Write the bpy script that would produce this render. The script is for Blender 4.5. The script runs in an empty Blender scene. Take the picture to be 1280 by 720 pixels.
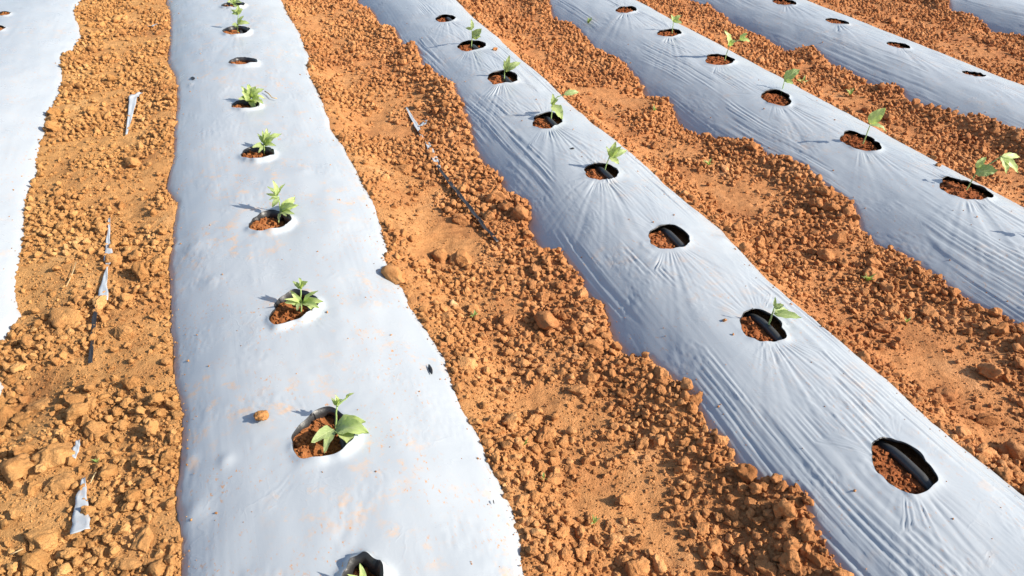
import bpy, bmesh, math, random
import numpy as np
from mathutils import Vector, Matrix

# ------------------------------------------------------------------ camera, sky, sun, exposure
scn = bpy.context.scene
FPX, PITCH, YAW, ROLL, CZ = 924.0, 0.6204, 0.3757, 0.029, 1.50
cF = np.array([math.sin(YAW)*math.cos(PITCH), math.cos(YAW)*math.cos(PITCH), -math.sin(PITCH)])
_R = np.array([math.cos(YAW), -math.sin(YAW), 0.0]); _U = np.cross(_R, cF)
cR = _R*math.cos(ROLL)+_U*math.sin(ROLL); cU = -_R*math.sin(ROLL)+_U*math.cos(ROLL)
CAM = np.array([0, 0, CZ])
cam_d = bpy.data.cameras.new('camera'); cam = bpy.data.objects.new('camera', cam_d)
scn.collection.objects.link(cam)
cam.matrix_world = Matrix(((cR[0], cU[0], -cF[0], 0), (cR[1], cU[1], -cF[1], 0), (cR[2], cU[2], -cF[2], CZ), (0, 0, 0, 1)))
cam_d.sensor_width = 36; cam_d.lens = FPX/1280*36; cam_d.clip_start = .02; cam_d.clip_end = 600
scn.camera = cam

SUN_EL, SUN_AZ = math.radians(33.5), math.radians(124)      # bearing from +Y towards +X
SUN = np.array([math.sin(SUN_AZ)*math.cos(SUN_EL), math.cos(SUN_AZ)*math.cos(SUN_EL), math.sin(SUN_EL)])
world = bpy.data.worlds.new('World'); scn.world = world; world.use_nodes = True
wn = world.node_tree.nodes; wl = world.node_tree.links
sky = wn.new('ShaderNodeTexSky'); sky.sky_type = 'NISHITA'; sky.sun_disc = False
sky.sun_elevation = SUN_EL; sky.sun_rotation = SUN_AZ; sky.air_density = 1.0; sky.dust_density = 1.5
wl.new(sky.outputs[0], wn['Background'].inputs[0]); wn['Background'].inputs[1].default_value = 0.120
sd = bpy.data.lights.new('sun', 'SUN'); sd.energy = 4.9; sd.angle = math.radians(.55); sd.color = (1, .93, .82)
so = bpy.data.objects.new('sun', sd); scn.collection.objects.link(so)
so.rotation_euler = Vector(SUN).to_track_quat('Z', 'Y').to_euler()
scn.view_settings.view_transform = 'Standard'; scn.view_settings.look = 'None'
scn.view_settings.gamma = 1; scn.view_settings.exposure = 0.66

rng = np.random.default_rng(7); random.seed(7)
BT = 0.15                                                  # height of the bed tops

# ------------------------------------------------------------------ helpers
def ray(x, y): return cF+cR*((x-640)/FPX)+cU*((360-y)/FPX)
def unp(x, y, z):
    d = ray(x, y); return CAM+d*((z-CZ)/d[2])
def proj(P):
    d = np.asarray(P)-CAM; z = d@cF
    return 640+FPX*(d@cR)/z, 360-FPX*(d@cU)/z, z

_perm = np.random.default_rng(3).permutation(256); _perm = np.concatenate([_perm]*3)
_ang = np.random.default_rng(4).uniform(0, 2*np.pi, 256); _gx, _gy = np.cos(_ang), np.sin(_ang)
def perlin(x, y, seed=0):
    x = np.asarray(x, float)+seed*17.31; y = np.asarray(y, float)+seed*9.77
    xi = np.floor(x).astype(int); yi = np.floor(y).astype(int); xf = x-xi; yf = y-yi
    xi &= 255; yi &= 255
    u = xf*xf*xf*(xf*(xf*6-15)+10); v = yf*yf*yf*(yf*(yf*6-15)+10)
    def g(ix, iy, fx, fy):
        h = _perm[_perm[ix & 255]+(iy & 255)]; return _gx[h]*fx+_gy[h]*fy
    a = g(xi, yi, xf, yf); b = g(xi+1, yi, xf-1, yf); c = g(xi, yi+1, xf, yf-1); d = g(xi+1, yi+1, xf-1, yf-1)
    return ((a*(1-u)+b*u)*(1-v)+(c*(1-u)+d*u)*v)*1.5
def fbm(x, y, o=3, seed=0):
    s = 0; a = 1
    for i in range(o): s = s+a*perlin(x*2**i, y*2**i, seed+i); a *= .5
    return s
def sstep(a, b, x):
    t = np.clip((x-a)/(b-a), 0, 1); return t*t*(3-2*t)

def mesh_obj(name, V, F, mat, parent=None, smooth=True, uv=None):
    me = bpy.data.meshes.new(name); V = np.asarray(V, np.float32)
    if isinstance(F, np.ndarray):
        n, k = F.shape
        me.vertices.add(len(V)); me.vertices.foreach_set('co', V.ravel())
        me.loops.add(n*k); me.loops.foreach_set('vertex_index', F.ravel().astype(np.int32))
        me.polygons.add(n); me.polygons.foreach_set('loop_start', np.arange(0, n*k, k, dtype=np.int32))
        me.polygons.foreach_set('loop_total', np.full(n, k, np.int32)); me.update(calc_edges=True)
    else: me.from_pydata([tuple(v) for v in V], [], F)
    if smooth: me.polygons.foreach_set('use_smooth', np.ones(len(me.polygons), bool))
    if uv is not None:
        l = me.uv_layers.new(name='UVMap'); vi = np.zeros(len(me.loops), np.int32); me.loops.foreach_get('vertex_index', vi)
        l.data.foreach_set('uv', np.asarray(uv, np.float32)[vi].ravel())
    me.materials.append(mat); me.validate()
    o = bpy.data.objects.new(name, me); scn.collection.objects.link(o)
    if parent is not None: o.parent = parent
    return o
def tag(o, label, cat, group=None):
    o['label'] = label; o['category'] = cat
    if group: o['group'] = group
    return o
def empty(name, loc):
    o = bpy.data.objects.new(name, None); scn.collection.objects.link(o); o.location = loc; o.empty_display_size = .03
    return o
def tube(path, rad, n=8):
    path = np.asarray(path, float); rad = np.broadcast_to(rad, len(path)); V = []; F = []
    for i, p in enumerate(path):
        t = path[min(i+1, len(path)-1)]-path[max(i-1, 0)]; t = t/np.linalg.norm(t)
        a = np.cross(t, [0.31, .2, .93] if abs(t[2]) < .9 else [1, 0, 0]); a /= np.linalg.norm(a); b = np.cross(t, a)
        for k in range(n):
            q = 2*np.pi*k/n; V.append(p+rad[i]*(a*math.cos(q)+b*math.sin(q)))
    for i in range(len(path)-1):
        for k in range(n): F.append((i*n+k, i*n+(k+1) % n, (i+1)*n+(k+1) % n, (i+1)*n+k))
    F.append(tuple(range(n))[::-1]); F.append(tuple((len(path)-1)*n+k for k in range(n)))
    return V, F

# ------------------------------------------------------------------ materials
def new_mat(name):
    m = bpy.data.materials.new(name); m.use_nodes = True; nt = m.node_tree
    return m, nt, nt.nodes, nt.links, nt.nodes['Principled BSDF']
def N(nt, t, **kw):
    n = nt.nodes.new(t)
    for k, v in kw.items(): setattr(n, k, v)
    return n
def noise(nt, vec, scale, detail=3, rough=.55, dist=0):
    n = N(nt, 'ShaderNodeTexNoise'); n.inputs['Scale'].default_value = scale; n.inputs['Detail'].default_value = detail
    n.inputs['Roughness'].default_value = rough; n.inputs['Distortion'].default_value = dist
    nt.links.new(vec, n.inputs['Vector']); return n.outputs['Fac']
def ramp(nt, fac, stops):
    r = N(nt, 'ShaderNodeValToRGB'); e = r.color_ramp.elements
    while len(e) < len(stops): e.new(.5)
    for s, (p, c) in zip(e, stops): s.position = p; s.color = (*c, 1) if len(c) == 3 else c
    nt.links.new(fac, r.inputs[0]); return r.outputs[0]
def mix(nt, fac, a, b, mode='MIX'):
    m = N(nt, 'ShaderNodeMix', data_type='RGBA', blend_type=mode)
    for s, v in ((m.inputs[0], fac), (m.inputs[6], a), (m.inputs[7], b)):
        if hasattr(v, 'links'): nt.links.new(v, s)
        else: s.default_value = v if not isinstance(v, tuple) else (*v, 1)
    return m.outputs[2]
def math_(nt, op, a, b=0.0, clamp=False):
    m = N(nt, 'ShaderNodeMath', operation=op, use_clamp=clamp)
    for s, v in zip(m.inputs, (a, b)):
        if hasattr(v, 'links'): nt.links.new(v, s)
        else: s.default_value = v
    return m.outputs[0]

def soil_material(name='rust_soil', damp=None):
    m, nt, n, l, b = new_mat(name)
    pos = N(nt, 'ShaderNodeNewGeometry').outputs['Position']
    c1 = noise(nt, pos, 5.0, 5, .62); c2 = noise(nt, pos, 38, 4, .6); c3 = noise(nt, pos, 330, 3, .6)
    base = ramp(nt, c1, [(.3, (.37, .165, .068)), (.48, (.46, .222, .090)), (.6, (.49, .245, .102)), (.75, (.58, .325, .155))])
    base = mix(nt, 1.0, base, ramp(nt, c2, [(.25, (.74, .70, .66)), (.5, (1, 1, 1)), (.8, (1.18, 1.2, 1.22))]), 'MULTIPLY')
    base = mix(nt, 1.0, base, ramp(nt, c3, [(.2, (.78, .76, .74)), (.55, (1, 1, 1)), (.85, (1.15, 1.16, 1.18))]), 'MULTIPLY')
    sx = N(nt, 'ShaderNodeSeparateXYZ'); l.new(pos, sx.inputs[0])      # the soil turns from ochre to a redder brown across the field
    gx = math_(nt, 'ADD', math_(nt, 'MULTIPLY', sx.outputs[0], .22), math_(nt, 'MULTIPLY', noise(nt, pos, 1.3, 3), .35))
    base = mix(nt, 1.0, base, ramp(nt, gx, [(0, (1.05, 1.12, 1.00)), (.4, (1.03, .95, .92)), (.9, (.97, .86, .85))]), 'MULTIPLY')
    rnd = N(nt, 'ShaderNodeObjectInfo').outputs['Random']
    base = mix(nt, 1.0, base, ramp(nt, rnd, [(0, (.84, .80, .74)), (.45, (1, 1, 1)), (.9, (1.10, 1.10, 1.08)), (1, (1.22, 1.3, 1.36))]), 'MULTIPLY')
    if damp: base = mix(nt, 1.0, base, damp, 'MULTIPLY')
    l.new(base, b.inputs['Base Color']); b.inputs['Roughness'].default_value = .95
    b.inputs['Specular IOR Level'].default_value = .12
    h = math_(nt, 'ADD', math_(nt, 'MULTIPLY', noise(nt, pos, 170, 4, .65), .8), math_(nt, 'MULTIPLY', noise(nt, pos, 620, 3, .6), .3))
    bp = N(nt, 'ShaderNodeBump'); bp.inputs['Strength'].default_value = .9; bp.inputs['Distance'].default_value = .008
    l.new(h, bp.inputs['Height']); l.new(bp.outputs[0], b.inputs['Normal'])
    return m
def film_material(name, dirt, streak=.5):
    m, nt, n, l, b = new_mat(name)
    geo = N(nt, 'ShaderNodeNewGeometry'); pos = geo.outputs['Position']
    col = mix(nt, ramp(nt, noise(nt, pos, 3.1, 3), [(.35, (0, 0, 0)), (.7, (1, 1, 1))]), (.362, .394, .422), (.402, .427, .447))
    # dried soil dust: a faint tint in patches, smears and sharp specks
    big = noise(nt, pos, 4.3, 3, .6)
    veil = math_(nt, 'MULTIPLY', ramp(nt, noise(nt, pos, 22, 6, .72), [(.53, (0, 0, 0)), (.64, (1, 1, 1))]), ramp(nt, big, [(.46, (0, 0, 0)), (.62, (1, 1, 1))]))
    col = mix(nt, math_(nt, 'MULTIPLY', veil, .60*dirt), col, (.60, .37, .20))
    mp = N(nt, 'ShaderNodeMapping'); mp.inputs['Scale'].default_value = (1, .55, 1); l.new(pos, mp.inputs[0])
    sp = ramp(nt, noise(nt, mp.outputs[0], 120, 4, .7), [(.60, (0, 0, 0)), (.65, (1, 1, 1))])
    sp = math_(nt, 'MULTIPLY', sp, ramp(nt, noise(nt, pos, 6.5, 3, .6), [(.44, (0, 0, 0)), (.62, (1, 1, 1))]))
    col = mix(nt, math_(nt, 'MULTIPLY', sp, min(1, .35+.6*dirt)), col, (.50, .25, .10))
    back = geo.outputs['Backfacing']
    col = mix(nt, back, col, (.018, .018, .02))
    l.new(col, b.inputs['Base Color'])
    rg = ramp(nt, noise(nt, pos, 9, 4, .6), [(.3, (.25, .25, .25)), (.7, (.40, .40, .40))]); l.new(rg, b.inputs['Roughness'])
    b.inputs['Specular IOR Level'].default_value = .55
    mp2 = N(nt, 'ShaderNodeMapping'); mp2.inputs['Scale'].default_value = (1, .16, 1); l.new(pos, mp2.inputs[0])
    h = math_(nt, 'ADD', math_(nt, 'MULTIPLY', noise(nt, mp2.outputs[0], 95, 3, .55, .4), streak), math_(nt, 'MULTIPLY', noise(nt, pos, 28, 3, .6), .6))
    rn = math_(nt, 'ABSOLUTE', math_(nt, 'SUBTRACT', noise(nt, pos, 21, 2, .5, .8), .5)); rn = math_(nt, 'SUBTRACT', 1.0, math_(nt, 'MULTIPLY', rn, 14.0), True)
    rn = math_(nt, 'MULTIPLY', rn, ramp(nt, noise(nt, pos, 5.5, 3), [(.5, (0, 0, 0)), (.68, (1, 1, 1))])); h = math_(nt, 'ADD', h, math_(nt, 'MULTIPLY', rn, .45))
    if dirt == 1.0:                                        # the fold line left from the roll
        sx = N(nt, 'ShaderNodeSeparateXYZ'); l.new(pos, sx.inputs[0]); wob = math_(nt, 'MULTIPLY', math_(nt, 'SUBTRACT', noise(nt, pos, 3, 2), .5), .02)
        dd = math_(nt, 'ABSOLUTE', math_(nt, 'ADD', math_(nt, 'ADD', sx.outputs[0], .140), wob)); h = math_(nt, 'SUBTRACT', h, math_(nt, 'MULTIPLY', math_(nt, 'LESS_THAN', dd, .0016), 3.0))
    bp = N(nt, 'ShaderNodeBump'); bp.inputs['Strength'].default_value = .16; bp.inputs['Distance'].default_value = .005
    l.new(h, bp.inputs['Height']); l.new(bp.outputs[0], b.inputs['Normal'])
    return m
def plain(name, col, rough, spec=.4, bump=0.0, bscale=200, var=.12):
    m, nt, n, l, b = new_mat(name); pos = N(nt, 'ShaderNodeNewGeometry').outputs['Position']
    f = noise(nt, pos, bscale*.4, 4, .6)
    c = mix(nt, 1.0, col, ramp(nt, f, [(.3, (1-var,)*3), (.7, (1+var,)*3)]), 'MULTIPLY'); l.new(c, b.inputs['Base Color'])
    b.inputs['Roughness'].default_value = rough; b.inputs['Specular IOR Level'].default_value = spec
    if bump:
        bp = N(nt, 'ShaderNodeBump'); bp.inputs['Strength'].default_value = .5; bp.inputs['Distance'].default_value = bump
        l.new(noise(nt, pos, bscale, 3), bp.inputs['Height']); l.new(bp.outputs[0], b.inputs['Normal'])
    return m
def leaf_material(name, c0, c1):
    m, nt, n, l, b = new_mat(name)
    uv = N(nt, 'ShaderNodeUVMap').outputs[0]; sx = N(nt, 'ShaderNodeSeparateXYZ'); l.new(uv, sx.inputs[0])
    au = math_(nt, 'ABSOLUTE', math_(nt, 'SUBTRACT', sx.outputs[0], .5))
    mid = math_(nt, 'LESS_THAN', au, .035)
    fr = math_(nt, 'FRACT', math_(nt, 'SUBTRACT', math_(nt, 'MULTIPLY', sx.outputs[1], 5.5), math_(nt, 'MULTIPLY', au, 3.2)))
    vein = math_(nt, 'MAXIMUM', mid, math_(nt, 'LESS_THAN', fr, .13))
    pos = N(nt, 'ShaderNodeNewGeometry').outputs['Position']
    col = mix(nt, noise(nt, pos, 90, 4, .6), c0, c1); col = mix(nt, math_(nt, 'MULTIPLY', vein, .6), col, (.58, .64, .34))
    l.new(col, b.inputs['Base Color']); b.inputs['Roughness'].default_value = .45; b.inputs['Specular IOR Level'].default_value = .45
    tr = N(nt, 'ShaderNodeBsdfTranslucent'); l.new(mix(nt, 1.0, col, (1.15, 1.25, .55), 'MULTIPLY'), tr.inputs[0])
    ms = N(nt, 'ShaderNodeMixShader'); ms.inputs[0].default_value = .38
    l.new(b.outputs[0], ms.inputs[1]); l.new(tr.outputs[0], ms.inputs[2]); l.new(ms.outputs[0], n['Material Output'].inputs[0])
    bp = N(nt, 'ShaderNodeBump'); bp.inputs['Strength'].default_value = .5; bp.inputs['Distance'].default_value = .001; bp.invert = True
    l.new(vein, bp.inputs['Height']); l.new(bp.outputs[0], b.inputs['Normal'])
    return m
M_SOIL = soil_material(); M_DAMP = soil_material('damp_planting_soil', (.66, .50, .46))
M_FILM = {1: film_material('silver_film_clean', .45, .1), 2: film_material('silver_film_dusty', 1.0, .08), 3: film_material('silver_film_creased', .35)}
M_BLACK = plain('black_film_underside', (.022, .021, .022), .42, .5, .002, 90)
M_PIPE = plain('black_polyethylene', (.045, .044, .042), .42, .5, .0006, 300)
M_LEAF = [leaf_material('bean_leaf', (.30, .39, .15), (.40, .48, .22)), leaf_material('young_leaf', (.42, .52, .17), (.54, .62, .29))]
M_STEM = plain('pale_green_stem', (.33, .45, .16), .5, .4)
M_DRY = plain('dry_straw', (.52, .38, .20), .8, .2)
M_WEED = leaf_material('weed_blade', (.16, .27, .05), (.27, .36, .09))
M_STONE = plain('pale_stone', (.58, .36, .17), .85, .25, .003, 160)

# ------------------------------------------------------------------ the rows: traced film edges (pixels) and holes
EDGE = {  # (row, side): pixels, height the pixels are read at
 (1, 'R'): ([(103, 0), (93, 17), (100, 43), (90, 60), (75, 73), (77, 90), (72, 117), (58, 143), (52, 170), (43, 197), (43, 213), (31, 240), (28, 260), (27, 290), (17, 323), (13, 353), (18, 380), (0, 408), (-20, 440), (-4, 468), (7, 482), (8, 492), (-2, 504), (-20, 524)], .075),
 (2, 'L'): ([(207, 0), (213, 17), (212, 50), (208, 72), (220, 97), (223, 127), (218, 167), (217, 200), (206, 232), (223, 257), (217, 290), (210, 323), (212, 367), (213, 407), (215, 440), (220, 480), (227, 500), (230, 547), (225, 590), (220, 623), (225, 667), (227, 720)], .085),
 (2, 'R'): ([(350, 0), (360, 20), (372, 37), (385, 70), (385, 97), (400, 123), (408, 147), (413, 167), (430, 187), (440, 207), (453, 233), (467, 260), (477, 293), (484, 313), (477, 330), (500, 363), (513, 387), (533, 417), (553, 447), (563, 480), (573, 510), (597, 543), (610, 580), (627, 613), (640, 640), (646, 670), (653, 720)], .07),
 (3, 'L'): ([(447, 0), (463, 10), (475, 30), (490, 37), (503, 60), (520, 63), (528, 87), (550, 103), (567, 117), (580, 143), (587, 167), (597, 190), (620, 213), (637, 240), (660, 253), (662, 280), (677, 303), (703, 313), (720, 340), (737, 370), (753, 377), (763, 407), (780, 437), (810, 447), (833, 473), (867, 503), (880, 533), (903, 557), (917, 583), (937, 605), (965, 610), (1000, 633), (1003, 653), (1027, 693), (1048, 720)], .05),
 (3, 'R'): ([(568, 0), (593, 27), (613, 43), (638, 67), (653, 80), (683, 103), (707, 130), (740, 160), (773, 183), (800, 207), (837, 240), (873, 267), (903, 287), (913, 307), (960, 363), (1020, 413), (1060, 447), (1103, 480), (1147, 520), (1193, 560), (1240, 597), (1280, 628)], .085),
 (4, 'L'): ([(683, 0), (690, 20), (720, 33), (743, 57), (773, 73), (797, 93), (810, 110), (837, 120), (853, 143), (880, 160), (907, 170), (940, 180), (960, 197), (980, 203), (1003, 217), (1033, 240), (1063, 260), (1077, 283), (1100, 303), (1130, 317), (1153, 333), (1187, 357), (1220, 380), (1253, 397), (1280, 413)], .05),
 (4, 'R'): ([(800, 0), (840, 23), (860, 37), (880, 50), (923, 63), (960, 87), (993, 107), (1043, 133), (1093, 160), (1133, 180), (1187, 203), (1223, 227), (1247, 237), (1280, 252)], .085),
 (5, 'L'): ([(870, 0), (887, 5), (917, 23), (953, 40), (993, 60), (1013, 60), (1043, 80), (1063, 88), (1090, 103), (1120, 110), (1137, 125), (1173, 137), (1203, 150), (1227, 153), (1250, 167), (1280, 177)], .05),
 (5, 'R'): ([(1000, 0), (1067, 27), (1127, 53), (1173, 70), (1213, 85), (1247, 95), (1280, 105)], .085),
 (6, 'L'): ([(1177, 0), (1190, 13), (1217, 20), (1243, 33), (1280, 43)], .05),
}
def crop(pts, s, ox, oy): return [(ox+x/s, oy+y/s) for x, y in pts]
def ell(cx, cy, hw, hh, flat=.8):
    o = []
    for k in range(12):
        a = 2*math.pi*k/12; yy = math.sin(a)*hh*(flat if math.sin(a) > 0 else 1); o.append((cx+math.cos(a)*hw, cy+yy))
    return o
HOLES = {
 1: [ell(4, 17, 9, 4), ell(-3, 35, 9, 4.5)],
 2: [ell(454, 730, 27, 33), crop([(320, 190), (460, 275), (525, 360), (525, 430), (470, 490), (330, 560), (200, 580), (120, 550), (85, 490), (80, 420), (130, 330), (200, 260)], 5.54, 350, 470),
     crop([(480, 210), (580, 235), (690, 300), (690, 390), (620, 460), (480, 520), (310, 580), (285, 530), (310, 400), (340, 310), (420, 240)], 7.2, 300, 330),
     crop([(290, 350), (430, 375), (540, 430), (575, 480), (530, 560), (330, 610), (180, 615), (100, 560), (105, 490), (190, 420)], 9, 300, 220),
     ell(321.5, 191, 21, 11), ell(307, 130, 18, 7.5), ell(304, 78, 18, 7.5, .6), ell(295, 38, 17, 7.5), ell(291, 5, 15, 5)],
 3: [crop([(400, 210), (460, 190), (520, 215), (600, 290), (635, 340), (610, 390), (570, 410), (480, 375), (420, 320), (395, 270)], 3, 960, 480),
     crop([(588, 630), (630, 573), (665, 580), (715, 632), (730, 665), (690, 680), (630, 672), (590, 652)], 2.57, 700, 160),
     crop([(290, 345), (325, 308), (370, 306), (405, 335), (417, 366), (380, 380), (310, 372), (292, 360)], 2.57, 700, 160),
     crop([(82, 135), (110, 106), (150, 108), (187, 140), (170, 162), (130, 165), (90, 152)], 2.57, 700, 160),
     crop([(518, 660), (560, 622), (605, 612), (685, 665), (640, 700), (600, 715), (560, 712)], 4.8, 560, 10),
     crop([(258, 425), (285, 375), (330, 365), (415, 415), (400, 440), (330, 440), (275, 448)], 4.8, 560, 10),
     crop([(68, 228), (105, 190), (150, 186), (222, 230), (165, 246), (110, 250)], 4.8, 560, 10), ell(557, 22, 12.5, 5.5)],
 4: [[(1330+30*math.cos(a), 305+13*math.sin(a)+9*math.cos(a)) for a in np.arange(0, 6.2, .6)],
     crop([(550, 425), (570, 398), (640, 412), (740, 437), (810, 490), (740, 518), (650, 508), (590, 490)], 4, 1040, 120),
     crop([(58, 185), (85, 163), (140, 183), (215, 225), (224, 277), (160, 265), (90, 238)], 4, 1040, 120),
     crop([(435, 578), (470, 552), (560, 550), (635, 610), (612, 668), (540, 650), (470, 615)], 6, 880, 20),
     crop([(28, 300), (50, 272), (130, 278), (225, 335), (200, 352), (60, 348)], 6, 880, 20), ell(837, 40, 15, 6), ell(783, 11, 13, 5)],
 5: [[(x+15*math.cos(a), y+2.8*math.sin(a)+3.5*math.cos(a)) for a in np.arange(0, 6.2, .6)] for x, y in ((1218, 90), (1123, 55), (1047, 25), (981, 1))],
 6: [],
}
class Hole: pass
class Row: pass
ROWS = {}
CEN = {1: -1.245, 2: .046, 3: 1.335, 4: 2.589, 5: 3.83, 6: 5.50}
HALF = {1: (.38, .375), 2: (.365, .375), 3: (.345, .30), 4: (.40, .30), 5: (.40, .29), 6: (.36, .34)}
POW = {1: (2.6, 2.4), 2: (3.2, 2.4), 3: (2.4, 2.3), 4: (2.4, 2.3), 5: (2.4, 2.3), 6: (2.4, 2.3)}
ZEL = {1: .07, 2: .078, 3: .034, 4: .036, 5: .036, 6: .036}; ZER = {1: .08, 2: .075, 3: .07, 4: .07, 5: .07, 6: .07}
WRK = {1: .30, 2: .13, 3: 1.0, 4: .85, 5: .7, 6: .9}
for r in CEN:
    R = Row(); R.i = r; R.xc = CEN[r]; R.hl, R.hr = HALF[r]; R.pl, R.pr = POW[r]; R.w = WRK[r]; R.edges = {}
    for s in 'LR':
        if (r, s) in EDGE:
            px, z = EDGE[(r, s)]; P = np.array([unp(x, y, z) for x, y in px]); P = P[np.argsort(P[:, 1])]
            y, x = P[:, 1], P[:, 0]
            x0 = R.xc+(-R.hl if s == 'L' else R.hr)
            y = np.concatenate([[-8, y[0]-.5], y, [y[-1]+.6, 40]]); x = np.concatenate([[x0, x0], x, [x0, x0]])
        else:
            y = np.array([-8, 40.]); x = np.full(2, R.xc+(-R.hl if s == 'L' else R.hr))
        R.edges[s] = (y, x)
    R.holes = []; ROWS[r] = R
def edge(R, s, y):
    ey, ex = R.edges[s]; k = R.i*2+(s == 'R')
    return np.interp(y, ey, ex)+.007*perlin(y*7, 0*y, k)+.0025*perlin(y*31, 0*y, k+5)

BUMPS = [(280, 570, .012, .018), (213, 290, .010, .02), (462, 372, .010, .05), (240, 300, .012, .03), (262, 345, .010, .03), (235, 625, .014, .03), (230, 560, .010, .022),
         (380, 212, .007, .02), (545, 250, .007, .03), (300, 470, -.006, .05), (500, 600, .005, .08), (237, 100, .012, .015), (770, 400, .008, .03), (735, 350, .008, .02), (905, 290, .012, .03)]
BUMPS = [(*unp(x, y, BT)[:2], h*.55, s) for x, y, h, s in BUMPS]
def bed_base(R, x, y):
    """smooth bed surface before creases and holes"""
    u = x-R.xc; t = np.where(u < 0, -u/R.hl, u/R.hr); p = np.where(u < 0, R.pl, R.pr); t = np.clip(t, 0, 1.6)
    ze = np.where(u < 0, ZEL[R.i], ZER[R.i]); z = ze+(BT-ze)*(1-t**p)
    z = z+.007*perlin(x*3.1, y*1.9, R.i)+.0022*perlin(x*13, y*7, R.i+9)
    for bx, by, h, s in BUMPS: z = z+h*np.exp(-((x-bx)**2+(y-by)**2)/s**2)
    return z
def hole_geo(R, H, x, y):
    dx = x-H.c[0]; dy = y-H.c[1]; rho = np.hypot(dx, dy); th = np.arctan2(dy, dx)
    return rho-np.interp(th, H.th, H.r), th, rho
def film_z(R, x, y):
    z = bed_base(R, x, y)
    u = (x-R.xc)/np.where(x < R.xc, R.hl, R.hr)
    # stretch creases running along the row, gathered in bundles between smooth stretches
    warp = perlin(x*2.2, y*1.1, R.i+20)
    cr = np.maximum(1-2.8*np.abs(perlin(x*62+warp*2.5+y*1.5, y*.75, R.i+21)), -.25)
    cr2 = perlin(x*115+warp*4, y*1.3, R.i+25); cr3 = perlin(x*24+warp*2, y*.7, R.i+27)
    patch = sstep(.12, .42, fbm(x*5+.4*warp, y*1.3, 2, R.i+30)+.28*np.abs(u)-.04)
    z = z+R.w*(patch*(.0026*cr+.0010*cr2+.0015*cr3)+.0003*cr2)
    # small sharp crumples, mostly near the buried sides
    kink = np.maximum(1-3.2*np.abs(perlin(x*48+y*22, y*40-x*15, R.i+33)), 0)*sstep(.12, .4, perlin(x*7, y*6, R.i+34)+.30*(np.abs(u)-.55))
    z = z+.0016*kink+.0009*sstep(.1, .5, perlin(x*9, y*9, R.i+37))*perlin(x*30, y*30, R.i+38)
    for k, H in enumerate(R.holes):
        m = (np.abs(y-H.c[1]) < .55) & (np.abs(x-H.c[0]) < .5)
        if not m.any(): continue
        s, th, rho = hole_geo(R, H, x[m], y[m]); sc = np.maximum(s, 0)
        # fans of tension creases, mostly towards and away from the neighbour holes along the row
        dn = np.abs(np.angle(np.exp(1j*(th+np.pi/2+.28+H.fdir)))); upw = np.abs(np.angle(np.exp(1j*(th-np.pi/2))))
        e = H.fan*(np.exp(-(dn/H.fw)**2)+.45*np.exp(-(upw/.5)**2)+.06)
        f = np.maximum(1-2.4*np.abs(perlin(th*11+.8*perlin(th*2, sc*1, k), sc*1.2, R.i*7+k)), -.3)+.5*perlin(th*24, sc*3, R.i*7+k+3)
        z[m] += .0042*e*f*np.exp(-sc/.24)*sstep(0.005, .05, sc)
        # the torn rim stands up a little, highest where the film was pulled
        lip = H.lip*(.45+.55*np.cos(th-H.lipdir))*(1+.5*perlin(th*1.7, 0*th+k, k+R.i))+.003*perlin(th*2.2, 0*th, k+R.i)
        z[m] += np.maximum(lip, 0)*np.exp(-(sc/H.lw)**H.lp)
    return z
for r, polys in HOLES.items():
    R = ROWS[r]
    for j, poly in enumerate(polys):
        H = Hole(); P = np.array([unp(x, y, BT+.008)[:2] for x, y in poly]); H.c = P.mean(0)
        d = P-H.c; th = np.arctan2(d[:, 1], d[:, 0]); o = np.argsort(th); th = th[o]; rr = np.hypot(*d.T)[o]
        th = np.concatenate([th-2*np.pi, th, th+2*np.pi]); rr = np.tile(rr, 3)
        q = np.linspace(-np.pi, np.pi, 97); v = np.interp(q, th, rr)[:-1]
        ker = np.array([1, 3, 5, 3, 1.])/13; v = sum(k*np.roll(v, s) for k, s in zip(ker, range(-2, 3)))
        v *= 1+.025*np.sin(q[:-1]*5+j)+.015*np.sin(q[:-1]*11+2*j)
        H.th = q; H.r = np.append(v, v[0]); H.lip = .017 if r == 2 else (.006 if r == 3 else .008); H.lipdir = random.uniform(-1.2, -.7); H.lw, H.lp = (.0125, 1.8) if r == 2 else (.012, 1.3)
        H.fan = {1: .15, 2: .07 if H.c[1] < 3 else .3}.get(r, 1.0)*rng.uniform(.45, 1.3); H.fdir = rng.uniform(-.35, .35); H.fw = rng.uniform(.42, .75); H.rmax = v.max(); R.holes.append(H)
ROWS[2].holes[0].lip = .032; ROWS[2].holes[0].lipdir = .9

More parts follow.
